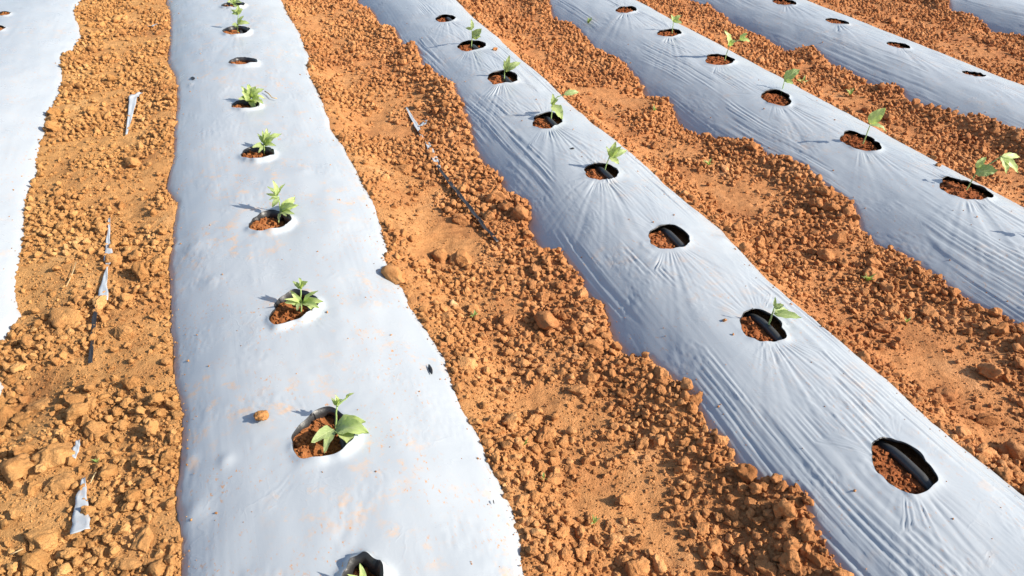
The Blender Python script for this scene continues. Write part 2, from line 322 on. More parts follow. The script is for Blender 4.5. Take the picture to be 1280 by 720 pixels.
# ------------------------------------------------------------------ soil height
HOLLOWS = [(*unp(px, py, .03)[:2], a, b) for px, py, a, b in ((640, 470, .10, .17), (560, 300, .09, .16), (720, 610, .10, .15), (470, 150, .09, .2), (790, 660, .09, .12), (900, 250, .10, .2), (1010, 330, .10, .2), (780, 130, .11, .25), (175, 300, .06, .2), (160, 560, .07, .13), (1130, 440, .1, .18), (660, 60, .1, .3))]
def hollow(x, y):
    """trodden places, pressed smooth"""
    h = 0*x
    for hx_, hy_, a, b in HOLLOWS:
        q = ((x-hx_+.07*perlin(x*9, y*9, 90))/a)**2+((y-hy_+.08*perlin(x*8, y*8, 93))/b)**2; h = np.maximum(h, np.exp(-q**1.6))
    return h
def soil_z(x, y):
    z = .0055*fbm(x*2.6, y*2.2, 3, 40)+.0045*fbm(x*13, y*13, 3, 44)+.0030*fbm(x*48, y*48, 2, 48)
    z = z-.007*hollow(x, y); nz = z.copy(); z = z+.030+.036*sstep(.4, -.5, x)
    far = sstep(9, 14, np.hypot(x-2, y-3))
    for r, R in ROWS.items():
        fz = None
        for s in 'LR':
            e = edge(R, s, y); d = (e-x) if s == 'L' else (x-e)          # outwards from the film
            other = edge(R, 'R' if s == 'L' else 'L', y); inside = (d <= 0) & ((x < R.xc) if s == 'L' else (x >= R.xc))
            m = (d > 0) & (d < .22)
            if m.any():
                ez = bed_base(R, e[m], y[m])
                k = sstep(.0, .20, d[m]); bank = .004 if s == 'L' else 0; lipz = .010 if (s == 'L' and r != 2) else -.006
                z[m] = np.where(True, z[m]*k+(nz[m]*.6+np.minimum(ez, .095)+lipz)*(1-k)+bank*np.exp(-((d[m]-.07)/.06)**2)*(1+.9*perlin(y[m]*5, x[m]*5, 60+r)), z[m])
            if inside.any():
                b = bed_base(R, x[inside], y[inside]); z[inside] = np.minimum(b-.012-.035*sstep(0, .08, -d[inside]), .11)
    return z
def gaps(x, y, side=False):
    """distance outwards from the nearest film edge (negative on a bed); side: nearest edge is one the soil must stay clear of"""
    g = np.full(np.shape(x), 9.0); rs = np.zeros(np.shape(x), bool)
    for R in ROWS.values():
        a = edge(R, 'L', y)-x; b = x-edge(R, 'R', y); d = np.maximum(a, b); k = d < g; g = np.where(k, d, g); rs = np.where(k, (b > a) | (R.i == 2), rs)
    return (g, rs) if side else g

def axis(segs):
    out = []
    for a, b, st in segs: out.append(np.arange(a, b-1e-6, st))
    return np.concatenate(out)
def geo_axis(a, sign, n=16, first=.12, q=1.5):
    s = first*q**np.arange(n); return a+sign*np.cumsum(s)
xs = axis([(-2.6, -1.65, .05), (-1.65, -1.6, .03), (-1.6, -.95, .06), (-.95, -.24, .0085), (-.24, .34, .06), (.34, 1.10, .0085), (1.10, 1.46, .06), (1.46, 2.32, .009), (2.32, 2.70, .06), (2.70, 3.58, .010), (3.58, 3.9, .06), (3.9, 5.32, .012), (5.32, 6.4, .06)])
xs = np.concatenate([geo_axis(-2.6, -1)[::-1], xs, geo_axis(6.4, 1)])
ys = axis([(-1.2, .35, .06), (.35, 2.4, .008), (2.4, 4.0, .012), (4.0, 6.4, .018), (6.4, 9, .05)])
ys = np.concatenate([geo_axis(-1.2, -1)[::-1], ys, geo_axis(9, 1)])
GX, GY = np.meshgrid(xs, ys); GZ = soil_z(GX.ravel(), GY.ravel())
nx, ny = len(xs), len(ys); idx = np.arange(nx*ny).reshape(ny, nx)
GF = np.stack([idx[:-1, :-1], idx[:-1, 1:], idx[1:, 1:], idx[1:, :-1]], -1).reshape(-1, 4)
ground = mesh_obj('ground', np.stack([GX.ravel(), GY.ravel(), GZ], -1), GF, M_SOIL)
ground['kind'] = 'structure'

# ------------------------------------------------------------------ plastic mulch film, one sheet per row
def build_film(R, dx, dy):
    r = R.i
    x0 = R.xc-R.hl-.10; x1 = R.xc+R.hr+.10
    X = np.arange(x0, x1, dx)
    Y = axis([(-1.2, .45, .05), (.45, 2.6, dy), (2.6, 6.3, dy*1.6), (6.3, 9, .06)])
    gx, gy = np.meshgrid(X, Y); nx, ny = len(X), len(Y); idx = np.arange(nx*ny).reshape(ny, nx)
    keep = np.ones((ny-1, nx-1), bool); VX = [gx.ravel()]; VY = [gy.ravel()]; FF = []; base = nx*ny
    for H in R.holes:
        rad = H.rmax+.045
        i0 = np.searchsorted(X, H.c[0]-rad)-1; i1 = np.searchsorted(X, H.c[0]+rad); j0 = np.searchsorted(Y, H.c[1]-rad)-1; j1 = np.searchsorted(Y, H.c[1]+rad)
        keep[j0:j1, i0:i1] = False
        per = np.concatenate([idx[j0, i0:i1], idx[j0:j1, i1], idx[j1, i1:i0:-1], idx[j1:j0:-1, i0]])
        px, py = gx.ravel()[per], gy.ravel()[per]
        th = np.arctan2(py-H.c[1], px-H.c[0]); rb = np.interp(th, H.th, H.r)
        bx, by = H.c[0]+rb*np.cos(th), H.c[1]+rb*np.sin(th); n = len(per); prev = per
        for q in (.12, .25, .38, .50, .61, .71, .79, .86, .92, .965, 1.0):
            VX.append(px+(bx-px)*q); VY.append(py+(by-py)*q); cur = base+np.arange(n); base += n
            FF.append(np.stack([prev, np.roll(prev, -1), np.roll(cur, -1), cur], -1)); prev = cur
        H.rim = prev
    F = np.concatenate([np.stack([idx[:-1, :-1], idx[:-1, 1:], idx[1:, 1:], idx[1:, :-1]], -1)[keep]]+FF)
    x = np.concatenate(VX); y = np.concatenate(VY); z = film_z(R, x, y)
    d = np.maximum(edge(R, 'L', y)-x, x-edge(R, 'R', y)); z = z-.9*np.maximum(d, 0)-.004*sstep(-.02, 0, d)
    V = np.stack([x, y, z], -1)
    o = mesh_obj('plastic_mulch_film', V, F, M_FILM[{1: 1, 2: 2}.get(r, 3)])
    o['label'] = ''; R.film = o
    # torn edge of every hole, curled under so that its black underside shows
    for j, H in enumerate(R.holes):
        b = V[H.rim]; n = len(b); th = np.arctan2(b[:, 1]-H.c[1], b[:, 0]-H.c[0])
        near = np.interp(np.cos(th-.75), [-1, -.35, .35, 1], [.10, .35, 1, 1]) if r != 2 else np.interp(np.cos(th-.9), [-1, -.2, .4, 1], [.10, .3, 1, 1])
        wv = (1 if r == 2 else .3)+(.3 if r == 2 else .1)*np.sin(th*3+j)+.2*np.sin(th*7+2*j)
        rings = [b-[0, 0, .0008]]
        rd = np.stack([np.cos(th), np.sin(th), 0*th], -1)
        for a, dep in (((.0035, .006), (.001, .016), (-.004, .030)) if r != 2 else ((.007, .007), (.011, .022), (.008, .045))):
            rings.append(b-rd*(a*near)[:, None]-np.stack([0*th, 0*th, dep*near*wv], -1))
        Vf = np.concatenate(rings); k = np.arange(n); Ff = []
        for q in range(len(rings)-1): Ff.append(np.stack([q*n+k, q*n+(k+1) % n, (q+1)*n+(k+1) % n, (q+1)*n+k], -1))
        mesh_obj('hole_flap', Vf, np.concatenate(Ff), M_BLACK, o)
        # loose planting soil inside the hole
        rr = np.concatenate([[0], np.linspace(.12, 1.25, 12)]); tt = np.linspace(-np.pi, np.pi, 48, endpoint=False)
        rb = np.interp(tt, H.th, H.r)+.004
        sx = (H.c[0]+np.outer(rr[1:], rb*np.cos(tt))).ravel(); sy = (H.c[1]+np.outer(rr[1:], rb*np.sin(tt))).ravel()
        sx = np.append(H.c[0], sx); sy = np.append(H.c[1], sy)
        sz = hole_soil(R, H, sx, sy); q = np.arange(48); Fs = [np.stack([0*q, 1+q, 1+(q+1) % 48], -1)]
        F3 = [tuple(t) for t in Fs[0]]
        for a in range(11):
            for k2 in range(48): F3.append((1+a*48+k2, 1+(a+1)*48+k2, 1+(a+1)*48+(k2+1) % 48, 1+a*48+(k2+1) % 48))
        mesh_obj('planting_soil', np.stack([sx, sy, sz], -1), F3, M_DAMP, ground)
def hole_soil(R, H, x, y):
    s, th, rho = hole_geo(R, H, x, y)
    t = (x-H.c[0])/H.rmax
    return bed_base(R, x, y)-{2: .024, 3: .022}.get(R.i, .013)-{2: .020, 3: .014}.get(R.i, .004)*t+.006*perlin(x*38, y*38, R.i+70)+.003*perlin(x*90, y*90, 71)-.02*sstep(0, .02, s)
for r, (dx, dy) in {1: (.008, .016), 2: (.0055, .010), 3: (.0036, .009), 4: (.0042, .011), 5: (.006, .013), 6: (.007, .016)}.items():
    build_film(ROWS[r], dx, dy)
for r, t in {1: 'pale plastic mulch sheet cut off by the left edge of the photo',
             2: 'broad rust-dusted plastic mulch sheet with most seedlings, second row from the left',
             3: 'creased silver plastic mulch sheet with drip pipe showing in its holes, middle row',
             4: 'creased silver plastic mulch sheet with upright seedlings, third row from the right',
             5: 'narrow-looking silver plastic mulch sheet with only empty holes, second from the right',
             6: 'sliver of plastic mulch sheet in the top right corner'}.items():
    tag(ROWS[r].film, t, 'mulch film', 'plastic-covered planting beds')

# ------------------------------------------------------------------ soil clods
def ico(sub):
    bm = bmesh.new(); bmesh.ops.create_icosphere(bm, subdivisions=sub, radius=1)
    V = np.array([v.co[:] for v in bm.verts]); F = np.array([[v.index for v in f.verts] for f in bm.faces]); bm.free(); return V, F
ICO = {s: ico(s) for s in (1, 2, 3, 4)}
def clod_mesh(name, sub, seed, mat=M_SOIL, cuts=9, rough=.15):
    g = np.random.default_rng(seed); V, F = ICO[sub]; V = V.copy()
    for k in range(cuts):
        n = g.normal(size=3); n /= np.linalg.norm(n); c = g.uniform(.46, .82)
        d = V@n-c; V -= np.outer(np.maximum(d, 0)*.95, n)
    s = seed % 50
    nz = perlin(V[:, 0]*1.6+V[:, 2]*.9, V[:, 1]*1.6-V[:, 2]*1.1, s)*.28+perlin(V[:, 0]*3.7+V[:, 2]*2.1, V[:, 1]*3.7+V[:, 2]*2.9, s+1)*rough
    if sub > 2: nz += perlin(V[:, 0]*9+V[:, 2]*5, V[:, 1]*9-V[:, 2]*7, s+2)*rough*.55
    if sub > 3: nz += perlin(V[:, 0]*20+V[:, 2]*13, V[:, 1]*20-V[:, 2]*16, s+3)*rough*.3
    V = V*(1+nz)[:, None]*np.array([1, g.uniform(.72, 1), g.uniform(.6, .85)])
    me = bpy.data.meshes.new(name); me.from_pydata([tuple(v) for v in V], [], [tuple(f) for f in F])
    me.polygons.foreach_set('use_smooth', np.ones(len(F), bool)); me.materials.append(mat); return me
SMALL = [clod_mesh('crumb', 3, 100+i, cuts=13) for i in range(14)]
LARGE = [clod_mesh('clod', 4, 200+i, cuts=12) for i in range(14)]
HUGE = [clod_mesh('clod', 4, 300+i, rough=.13) for i in range(8)]

def sample_clods(n, r0, r1, power, seed, cover):
    """random positions in the furrows with clumpy density"""
    g = np.random.default_rng(seed)
    x = g.uniform(-2.0, 6.3, n); y = g.uniform(.15, 6.9, n)
    px, py, dz = proj(np.stack([x, y, np.zeros(n)], -1))
    m = (dz > .2) & (px > -260) & (px < 1540) & (py > -60) & (py < 900); x, y = x[m], y[m]
    r = r0*(1-g.uniform(0, 1, len(x))*(1-(r0/r1)**power))**(-1/power)
    gp, rs = gaps(x, y, True); k = gp > np.where(rs, .35*r, -.35*r-.003)
    x, y, r, gp = x[k], y[k], r[k], gp[k]
    # more lumps in clusters and on the bank below each film's left side, trodden fine soil between
    dl = np.full(len(x), 9.)
    for R in ROWS.values():
        a = edge(R, 'L', y)-x; dl = np.where((a > -.05) & (a < dl), a, dl)
    dens = sstep(-.42, .38, fbm(x*3.2, y*2.6, 3, 80)+.75*np.exp(-(dl/.19)**2)*(x > .4)-.10)-.45*hollow(x, y)
    dens = (cover+(1-cover)*dens)*(1-.45*np.clip(hollow(x, y), 0, 1)); k = g.uniform(0, 1, len(x)) < dens
    x, y, r = x[k], y[k], r[k]
    return x, y, r
cx, cy, cr = [], [], []
for a in ((8000, .017, .034, 2.2, 4, .05), (260000, .0095, .019, 2.2, 3, .05), (520000, .0040, .0095, 1.5, 2, .10)):
    x, y, r = sample_clods(*a); o = np.argsort(-r); cx.append(x[o]); cy.append(y[o]); cr.append(r[o])
cx, cy, cr = map(np.concatenate, (cx, cy, cr))
# nothing that would be less than a pixel across, and no two lumps in one place
_, _, dz = proj(np.stack([cx, cy, 0*cx], -1)); k = cr*FPX/dz > 1.3; cx, cy, cr = cx[k], cy[k], cr[k]
cells = {}; ok = np.zeros(len(cx), bool); CS = .04
for i, (x, y, r) in enumerate(zip(cx.tolist(), cy.tolist(), cr.tolist())):
    a, b = int(x/CS+500), int(y/CS+500); good = True
    for da in (-1, 0, 1):
        for db in (-1, 0, 1):
            for (x2, y2, r2) in cells.get((a+da, b+db), ()):
                if (x-x2)**2+(y-y2)**2 < (.66*(r+r2))**2: good = False; break
            if not good: break
        if not good: break
    if good: ok[i] = True; cells.setdefault((a, b), []).append((x, y, r))
cx, cy, cr = cx[ok], cy[ok], cr[ok]
x, y, r = sample_clods(700000, .0020, .0042, 1.4, 1, .55); _, _, dz = proj(np.stack([x, y, 0*x], -1)); k = r*FPX/dz > 1.0
cx = np.append(cx, x[k]); cy = np.append(cy, y[k]); cr = np.append(cr, r[k])
cz = soil_z(cx, cy)+cr*np.random.default_rng(5).uniform(-.05, .60, len(cr))
# grit spilled onto the film, thickest along its sides
for R in ROWS.values():
    n = 900; y = rng.uniform(.5, 6.2, n); sd_ = rng.random(n) < .5; d = np.where(rng.random(n) < .75, rng.exponential(.022, n), rng.uniform(0, .35, n))
    x = np.where(sd_, edge(R, 'L', y)+d, edge(R, 'R', y)-d); r = .0011*(1-rng.uniform(0, .97, n))**(-.42); ok = np.ones(n, bool)
    for H in R.holes: ok &= hole_geo(R, H, x, y)[0] > .012
    px, py, dz = proj(np.stack([x, y, 0*x+.1], -1)); ok &= (r*FPX/dz > .7)
    x, y, r = x[ok], y[ok], r[ok]; cx = np.append(cx, x); cy = np.append(cy, y); cr = np.append(cr, r); cz = np.append(cz, film_z(R, x, y)+r*.4)
# crumbs inside the planting holes
hx, hy, hz, hr = [], [], [], []
for R in ROWS.values():
    for H in R.holes:
        n = 110; th = rng.uniform(-np.pi, np.pi, n); q = np.sqrt(rng.uniform(0, 1, n))*.86
        rb = np.interp(th, H.th, H.r); x = H.c[0]+q*rb*np.cos(th); y = H.c[1]+q*rb*np.sin(th); r = .0042*(1-rng.uniform(0, .96, n))**(-.36)
        r = np.minimum(r, .013)
        if R.i == 3: k = np.abs(x-H.c[0]-.030) > .012+r; x, y, r = x[k], y[k], r[k]      # the pipe lies bare
        hx.append(x); hy.append(y); hr.append(r); hz.append(hole_soil(R, H, x, y)+r*.3)
hx, hy, hz, hr = map(np.concatenate, (hx, hy, hz, hr))
# the clods that show largest become objects of their own
px, py, dz = proj(np.stack([cx, cy, cz], -1)); size = cr*FPX/dz
vis = (px > 0) & (px < 1280) & (py > 0) & (py < 720)
order = np.argsort(-np.where(vis, size, 0))[:262]
big = np.zeros(len(cx), bool); big[order] = True

def stuff_points(name, P, S, Rt, I, coll):
    me = bpy.data.meshes.new(name); me.vertices.add(len(P)); me.vertices.foreach_set('co', P.astype(np.float32).ravel())
    for nm, ty, arr, key in (('scl', 'FLOAT_VECTOR', S, 'vector'), ('rot', 'FLOAT_VECTOR', Rt, 'vector'), ('idx', 'INT', I, 'value')):
        a = me.attributes.new(nm, ty, 'POINT'); a.data.foreach_set(key, np.ascontiguousarray(arr.astype(np.int32 if ty == 'INT' else np.float32)).ravel())
    o = bpy.data.objects.new(name, me); scn.collection.objects.link(o); me.materials.append(M_SOIL)
    ng = bpy.data.node_groups.new(name+'_nodes', 'GeometryNodeTree')
    ng.interface.new_socket('Geometry', in_out='INPUT', socket_type='NodeSocketGeometry'); ng.interface.new_socket('Geometry', in_out='OUTPUT', socket_type='NodeSocketGeometry')
    gi = ng.nodes.new('NodeGroupInput'); go = ng.nodes.new('NodeGroupOutput')
    ip = ng.nodes.new('GeometryNodeInstanceOnPoints'); ci = ng.nodes.new('GeometryNodeCollectionInfo'); ci.inputs[0].default_value = coll
    ci.inputs['Separate Children'].default_value = True; ci.inputs['Reset Children'].default_value = True
    def na(nm, ty):
        q = ng.nodes.new('GeometryNodeInputNamedAttribute'); q.data_type = ty; q.inputs[0].default_value = nm; return q.outputs[0]
    er = ng.nodes.new('FunctionNodeEulerToRotation'); L = ng.links
    L.new(gi.outputs[0], ip.inputs['Points']); L.new(ci.outputs[0], ip.inputs['Instance']); ip.inputs['Pick Instance'].default_value = True
    L.new(na('idx', 'INT'), ip.inputs['Instance Index']); L.new(na('rot', 'FLOAT_VECTOR'), er.inputs[0]); L.new(er.outputs[0], ip.inputs['Rotation'])
    L.new(na('scl', 'FLOAT_VECTOR'), ip.inputs['Scale']); L.new(ip.outputs[0], go.inputs[0])
    o.modifiers.new('scatter', 'NODES').node_group = ng
    o['kind'] = 'stuff'; return o
pc = bpy.data.collections.new('crumb_shapes')
for i, me in enumerate(SMALL): pc.objects.link(bpy.data.objects.new('crumb_shape_%02d' % i, me))
pd = bpy.data.collections.new('damp_crumb_shapes')
for i in range(8): pd.objects.link(bpy.data.objects.new('damp_crumb_shape_%02d' % i, clod_mesh('damp_crumb', 3, 500+i, M_DAMP, 13)))
def scatter(name, x, y, z, r, label, pc=pc, kinds=14):
    n = len(x); s = r[:, None]*rng.uniform(.85, 1.15, (n, 3))
    o = stuff_points(name, np.stack([x, y, z], -1), s, rng.uniform(-3.1, 3.1, (n, 3))*[.35, .35, 1], rng.integers(0, kinds, n), pc)
    o['label'] = label; o['category'] = 'soil'
scatter('soil_crumbs', cx[~big], cy[~big], cz[~big], cr[~big], 'loose rust-orange soil crumbs strewn along the furrows')
scatter('planting_crumbs', hx, hy, hz, hr, 'loose brown soil crumbs inside the planting holes', pd, 8)

FUR = [(-9, -.5, 'leftmost', 'clods in the leftmost furrow'), (-.5, 1.2, 'second', 'clods in the second furrow'), (1.2, 2.5, 'third', 'clods in the third furrow'), (2.5, 3.8, 'fourth', 'clods in the fourth furrow'), (3.8, 99, 'rightmost', 'clods in the rightmost furrow')]
def clod(x, y, z, r, me, label=None, sx=1, sy=1, sz=1, rz=None, group=None, name='soil_clod'):
    o = bpy.data.objects.new(name, me); scn.collection.objects.link(o)
    o.location = (x, y, z); o.scale = (r*sx, r*sy, r*sz); o.rotation_euler = (random.uniform(-.4, .4), random.uniform(-.4, .4), random.uniform(0, 6.28) if rz is None else rz)
    if label is None:
        for a, b, t, gname in FUR:
            if a < x < b:
                gl = min(x-float(edge(R, 'R', np.array([y]))[0]) if x > R.xc else 9 for R in ROWS.values()); gr = min(float(edge(R, 'L', np.array([y]))[0])-x if x < R.xc else 9 for R in ROWS.values())
                v = proj(np.array([x, y, z]))[1]
                along = 'photo bottom' if v > 560 else 'lower photo' if v > 420 else 'mid photo' if v > 260 else 'photo top'
                across = 'hugging the film on its left' if gl < .16 else 'banked against the film on its right' if gr < .16 else 'lying mid-furrow'
                label = 'large earth lump %s, %s furrow, %s' % (across, t, along); group = gname+', '+across+', '+along
    return tag(o, label, 'soil clod', group)
for k in order: clod(cx[k], cy[k], cz[k]+cr[k]*.1, cr[k]*1.08, random.choice(LARGE))
# clods one can point to in the photograph: pixel centre, pixel half size
for (x, y, hw, hh, t) in [(85, 393, 24, 16, 'big solitary brown clod above the film scrap in the leftmost furrow'),
    (26, 581, 24, 20, 'largest flat clod at the lower left edge of the photo'), (68, 562, 23, 20, 'rounded flat clod right of the largest lower left clod'),
    (72, 600, 17, 13, 'pale ochre flat clod left of the wedge of buried film'), (115, 535, 17, 15, 'angular clod above the small buried film scrap'),
    (44, 505, 20, 12, 'long flat clod near the leftmost sheet, lower left'), (28, 522, 15, 12, 'small flat clod at the left edge above the largest one'),
    (92, 512, 16, 9, 'flat clod left of the angular clod in the lower left furrow'), (48, 668, 22, 16, 'broad slab of crusted soil at the lower left'),
    (40, 700, 24, 15, 'broad slab of crusted soil in the bottom left corner'), (175, 672, 13, 18, 'upright oval clod near the bottom of the leftmost furrow'),
    (198, 708, 13, 11, 'rounded clod at the bottom beside the dusty broad sheet'), (213, 697, 9, 9, 'small round clod touching the lower edge of the dusty sheet'),
    (160, 700, 17, 10, 'low clod at the bottom of the leftmost furrow'), (168, 202, 13, 10, 'pale round clod beside a dark hollow high in the leftmost furrow'),
    (65, 146, 9, 8, 'round clod at the edge of the leftmost sheet'), (155, 412, 16, 11, 'flat clod right of the black film thread in the leftmost furrow'),
    (493, 340, 19, 18, 'large clod pressing on the right edge of the dusty broad sheet'), (577, 322, 20, 15, 'smooth broad clod at the end of the black drip tape'),
    (552, 318, 14, 11, 'smooth clod left of the broad one near the drip tape'), (685, 398, 19, 20, 'tall angular clod in the middle of the second furrow'),
    (576, 272, 12, 11, 'dark-shadowed clod below the black drip tape'), (652, 262, 12, 12, 'clod perched on the left edge of the middle creased sheet'),
    (505, 208, 14, 8, 'flat oval clod left of the drip tape in the second furrow'), (625, 245, 15, 12, 'round clod right of the drip tape'),
    (742, 432, 14, 13, 'lumpy clod in the bank under the middle creased sheet'), (985, 632, 14, 13, 'clod at the lower left edge of the middle sheet, near the bottom'),
    (722, 485, 14, 9, 'pale crusted clod in the lower second furrow'), (1160, 388, 11, 12, 'pale upright clod in the third furrow near the right'),
    (1092, 338, 14, 15, 'lumpy clod beside the weed in the third furrow'), (1045, 295, 16, 10, 'flat clod beside the lower bank of the third furrow'),
    (1270, 560, 17, 16, 'large clod at the right edge of the photo'), (1178, 490, 15, 12, 'dark lumpy clod low in the third furrow'), (1235, 522, 17, 11, 'smooth pale clod near the right edge'),
    (990, 698, 19, 16, 'large clod at the bottom edge beside the middle sheet'), (955, 705, 13, 12, 'round clod at the bottom edge, left of the larger one')]:
    P = unp(x, y+hh*.3, .03); P[2] = soil_z(np.array([P[0]]), np.array([P[1]]))[0]; P = unp(x, y+hh*.2, P[2]+.012)
    d = (P-CAM)@cF; w = hw*d/FPX*1.12; h = hh*d/FPX*1.25
    clod(P[0], P[1], P[2]-.004, 1, random.choice(HUGE), t, sx=w, sy=max(h, w*.6), sz=min(w, h)*.85, rz=-YAW+random.uniform(-.3, .3), group='conspicuous clods')
P = unp(567, 384, .03); P[2] = soil_z(np.array([P[0]]), np.array([P[1]]))[0]
tag(clod(*P, .024, clod_mesh('clod', 3, 402, M_STONE, 12, .05), 'cream-edged stone lying right of the dusty broad sheet', name='pale_stone'), 'cream-edged stone lying right of the dusty broad sheet', 'stone')
for x, y, rp, ri, t in ((327, 520, 12, 2, 'small orange clod lying on the dusty broad sheet'), (619, 62, 4.5, 3, 'orange crumb lying on the far part of the middle creased sheet'),
                        (1173, 206, 4.5, 4, 'orange crumb on the crest of the sheet with upright seedlings'), (906, 399, 3.5, 3, 'tiny crumb in the plant shadow on the middle creased sheet')):
    R = ROWS[ri]; P = unp(x, y, BT); z = film_z(R, P[:1].copy(), P[1:2].copy())[0]; P = unp(x, y, z+.006); d = (P-CAM)@cF
    clod(P[0], P[1], z+rp*d/FPX*.45, rp*d/FPX, LARGE[3], t, sz=.8, group='crumbs on the film')

# ------------------------------------------------------------------ drip pipes under the film
for r, off, lab in ((2, .052, 'black drip pipe running under the dusty broad sheet, glimpsed in its holes'), (3, .028, 'black drip pipe running under the middle creased sheet, seen in its holes')):
    R = ROWS[r]; yy = np.arange(-1, 8, .03); xx = R.xc+off+.012*np.sin(yy*1.7+r)
    for H in R.holes:
        if r == 3: xx += (H.c[0]+.030-xx)*np.exp(-((yy-H.c[1])/.16)**2)
    dip = np.full(len(yy), .038)
    if r == 3:
        for H in R.holes: dip -= .0225*np.exp(-((yy-H.c[1])/.085)**4)
    else: dip -= .008
    zz = bed_base(R, xx, yy)-dip
    V, F = tube(np.stack([xx, yy, zz], -1), .0125, 16)
    tag(mesh_obj('drip_pipe', V, F, M_PIPE), lab, 'drip pipe', 'drip pipes under the beds')

# ------------------------------------------------------------------ seedlings
def leaf(parent, B, T, wid, mat, cup=.25, droop=.12, facing=.75, twist=0.0, name='leaf'):
    B = np.array(B); T = np.array(T); ax = T-B; L = np.linalg.norm(ax); ax = ax/L
    toc = CAM-B; toc = toc/np.linalg.norm(toc)
    up = toc*facing+np.array([0, 0, 1])*(1-facing*.5)+SUN*.25
    n = up-ax*(up@ax); n /= np.linalg.norm(n); s = np.cross(ax, n)
    n, s = n*math.cos(twist)+s*math.sin(twist), s*math.cos(twist)-n*math.sin(twist)
    V = []; UV = []; F = []; nl, nw = 10, 6
    for i in range(nl+1):
        t = i/nl; prof = (math.sin(math.pi*t**.66)**.72)*(1-.12*t) if 0 < t < 1 else .02
        for j in range(nw+1):
            q = j/nw*2-1; w = wid/2*prof
            rip = .09*wid*math.sin(t*17+q*4)*abs(q)
            V.append(B+ax*L*(t+.04*(abs(q)*prof))+s*q*w+n*(cup*w*abs(q)**1.4+droop*L*math.sin(math.pi*t)-.02*L*t*t+rip)); UV.append((q*.5+.5, t))
    for i in range(nl):
        for j in range(nw): a = i*(nw+1)+j; F.append((a, a+1, a+nw+2, a+nw+1))
    return mesh_obj(name, np.array(V)-np.array(parent.location), F, mat, parent, uv=UV)
def seedling(R, base, segs, leaves, label, seed=0):
    """base pixel; segs = stem polylines in pixels; leaves = (base px, tip px, width px, depth offset of the tip in m, young?)"""
    g = random.Random(seed); zg = bed_base(R, *[np.array([v]) for v in unp(*base, BT-.02)[:2]])[0]-.022
    P0 = unp(*base, zg); hd = cF.copy(); hd[2] = 0; hd /= np.linalg.norm(hd)
    def at(p, dep=0.0, zmin=-1):
        d = ray(*p); t = ((P0-CAM)@hd+dep)/(d@hd); Q = CAM+d*t
        return Q if Q[2] > zmin else unp(*p, zmin)
    o = empty('seedling', P0); px = ((P0-CAM)@cF)/FPX
    for sg in segs:
        pts = [at(p, .004*i) for i, p in enumerate(sg)]
        if sg[0] == base: pts[0] = P0-[0, 0, .012]
        m = []
        for a, b in zip(pts[:-1], pts[1:]):
            for k in range(4): m.append(a+(b-a)*k/4+np.array([.0006*math.sin(k*2+seed), 0, 0]))
        m.append(pts[-1]); V, F = tube(m, np.linspace(.0030, .0019, len(m)), 7)
        mesh_obj('stem', np.array(V)-P0, F, M_STEM, o)
    for b, t, w, dep, yng in leaves:
        if R.i == 2 and w > 4:                                 # the bushier plants carry a second, smaller leaf at each node
            B2 = at(b, 0, zg+.024); T2 = at(t, dep, zg+.052); side = np.cross(T2-B2, CAM-B2); side /= np.linalg.norm(side)
            leaf(o, B2, B2+(T2-B2)*g.uniform(.55, .8)+side*np.linalg.norm(T2-B2)*g.choice((-.5, .45, .6))+np.array([0, 0, .006]), w*px*.8, M_LEAF[g.randint(0, 1)], cup=g.uniform(.2, .5), droop=g.uniform(.08, .2), twist=g.uniform(-.5, .5))
        leaf(o, at(b, 0, zg+.022), at(t, dep, zg+.052), w*px*1.15, M_LEAF[yng], cup=g.uniform(.15, .4), droop=g.uniform(.05, .16), twist=g.uniform(-.3, .3))
    return tag(o, label, 'seedling', 'seedlings in the planting holes')
R2, R3, R4 = ROWS[2], ROWS[3], ROWS[4]
seedling(R2, (455, 742), [[(455, 742), (455, 722)]], [((455, 730), (450, 704), 8, .01, 1), ((456, 732), (474, 738), 12, -.02, 0)], 'seedling cut off by the bottom edge in the curled black hole', 1)
seedling(R2, (419, 534), [[(419, 534), (420, 520), (421, 507)], [(421, 508), (427, 502), (433, 498)]],
         [((418, 537), (389, 553), 15, -.03, 0), ((420, 533), (457, 527), 18, .03, 1), ((421, 536), (461, 541), 22, -.02, 1), ((421, 507), (420, 496), 6, .01, 1), ((422, 506), (428, 499), 5, -.01, 1), ((432, 499), (443, 491), 4, .0, 1)], 'largest seedling, two broad pale leaves, in the dusty broad sheet', 2)
seedling(R2, (376, 388), [[(376, 388), (376, 374), (376, 361)]],
         [((376, 361), (366, 351.5), 6, .01, 0), ((376, 361), (384.5, 352), 9, -.01, 1), ((377, 379), (356, 378), 9, -.02, 0), ((378, 378), (404, 377), 9, .02, 1), ((378, 379), (399, 385), 9, -.02, 1), ((376, 379), (371, 388), 6, -.02, 0)], 'star-shaped spreading seedling in the third hole from the bottom', 3)
seedling(R2, (351, 272), [[(351, 272), (350, 259), (348, 245)]],
         [((347, 245), (334, 233), 5, .02, 0), ((346, 245), (341, 225), 6, .0, 1), ((349, 247), (340, 259), 6, -.02, 0), ((352, 264), (369, 246), 11, .03, 1), ((351, 263), (370, 256), 9, -.02, 0), ((351, 266), (358, 270), 5, -.01, 1)], 'seedling with a tall forked top in the fourth hole from the bottom', 4)
seedling(R2, (330, 191), [[(330, 191), (330, 179)]],
         [((330, 179), (322, 167), 4.5, .01, 0), ((330, 179), (328, 163), 4.5, .0, 1), ((330, 181), (352, 167), 9, .02, 1), ((331, 182), (345, 182), 6, -.02, 1), ((329, 181), (315, 184), 6, -.02, 0), ((331, 180), (343, 172), 6, -.02, 0)], 'low seedling with one bright yellow-green leaf in the fifth hole', 5)
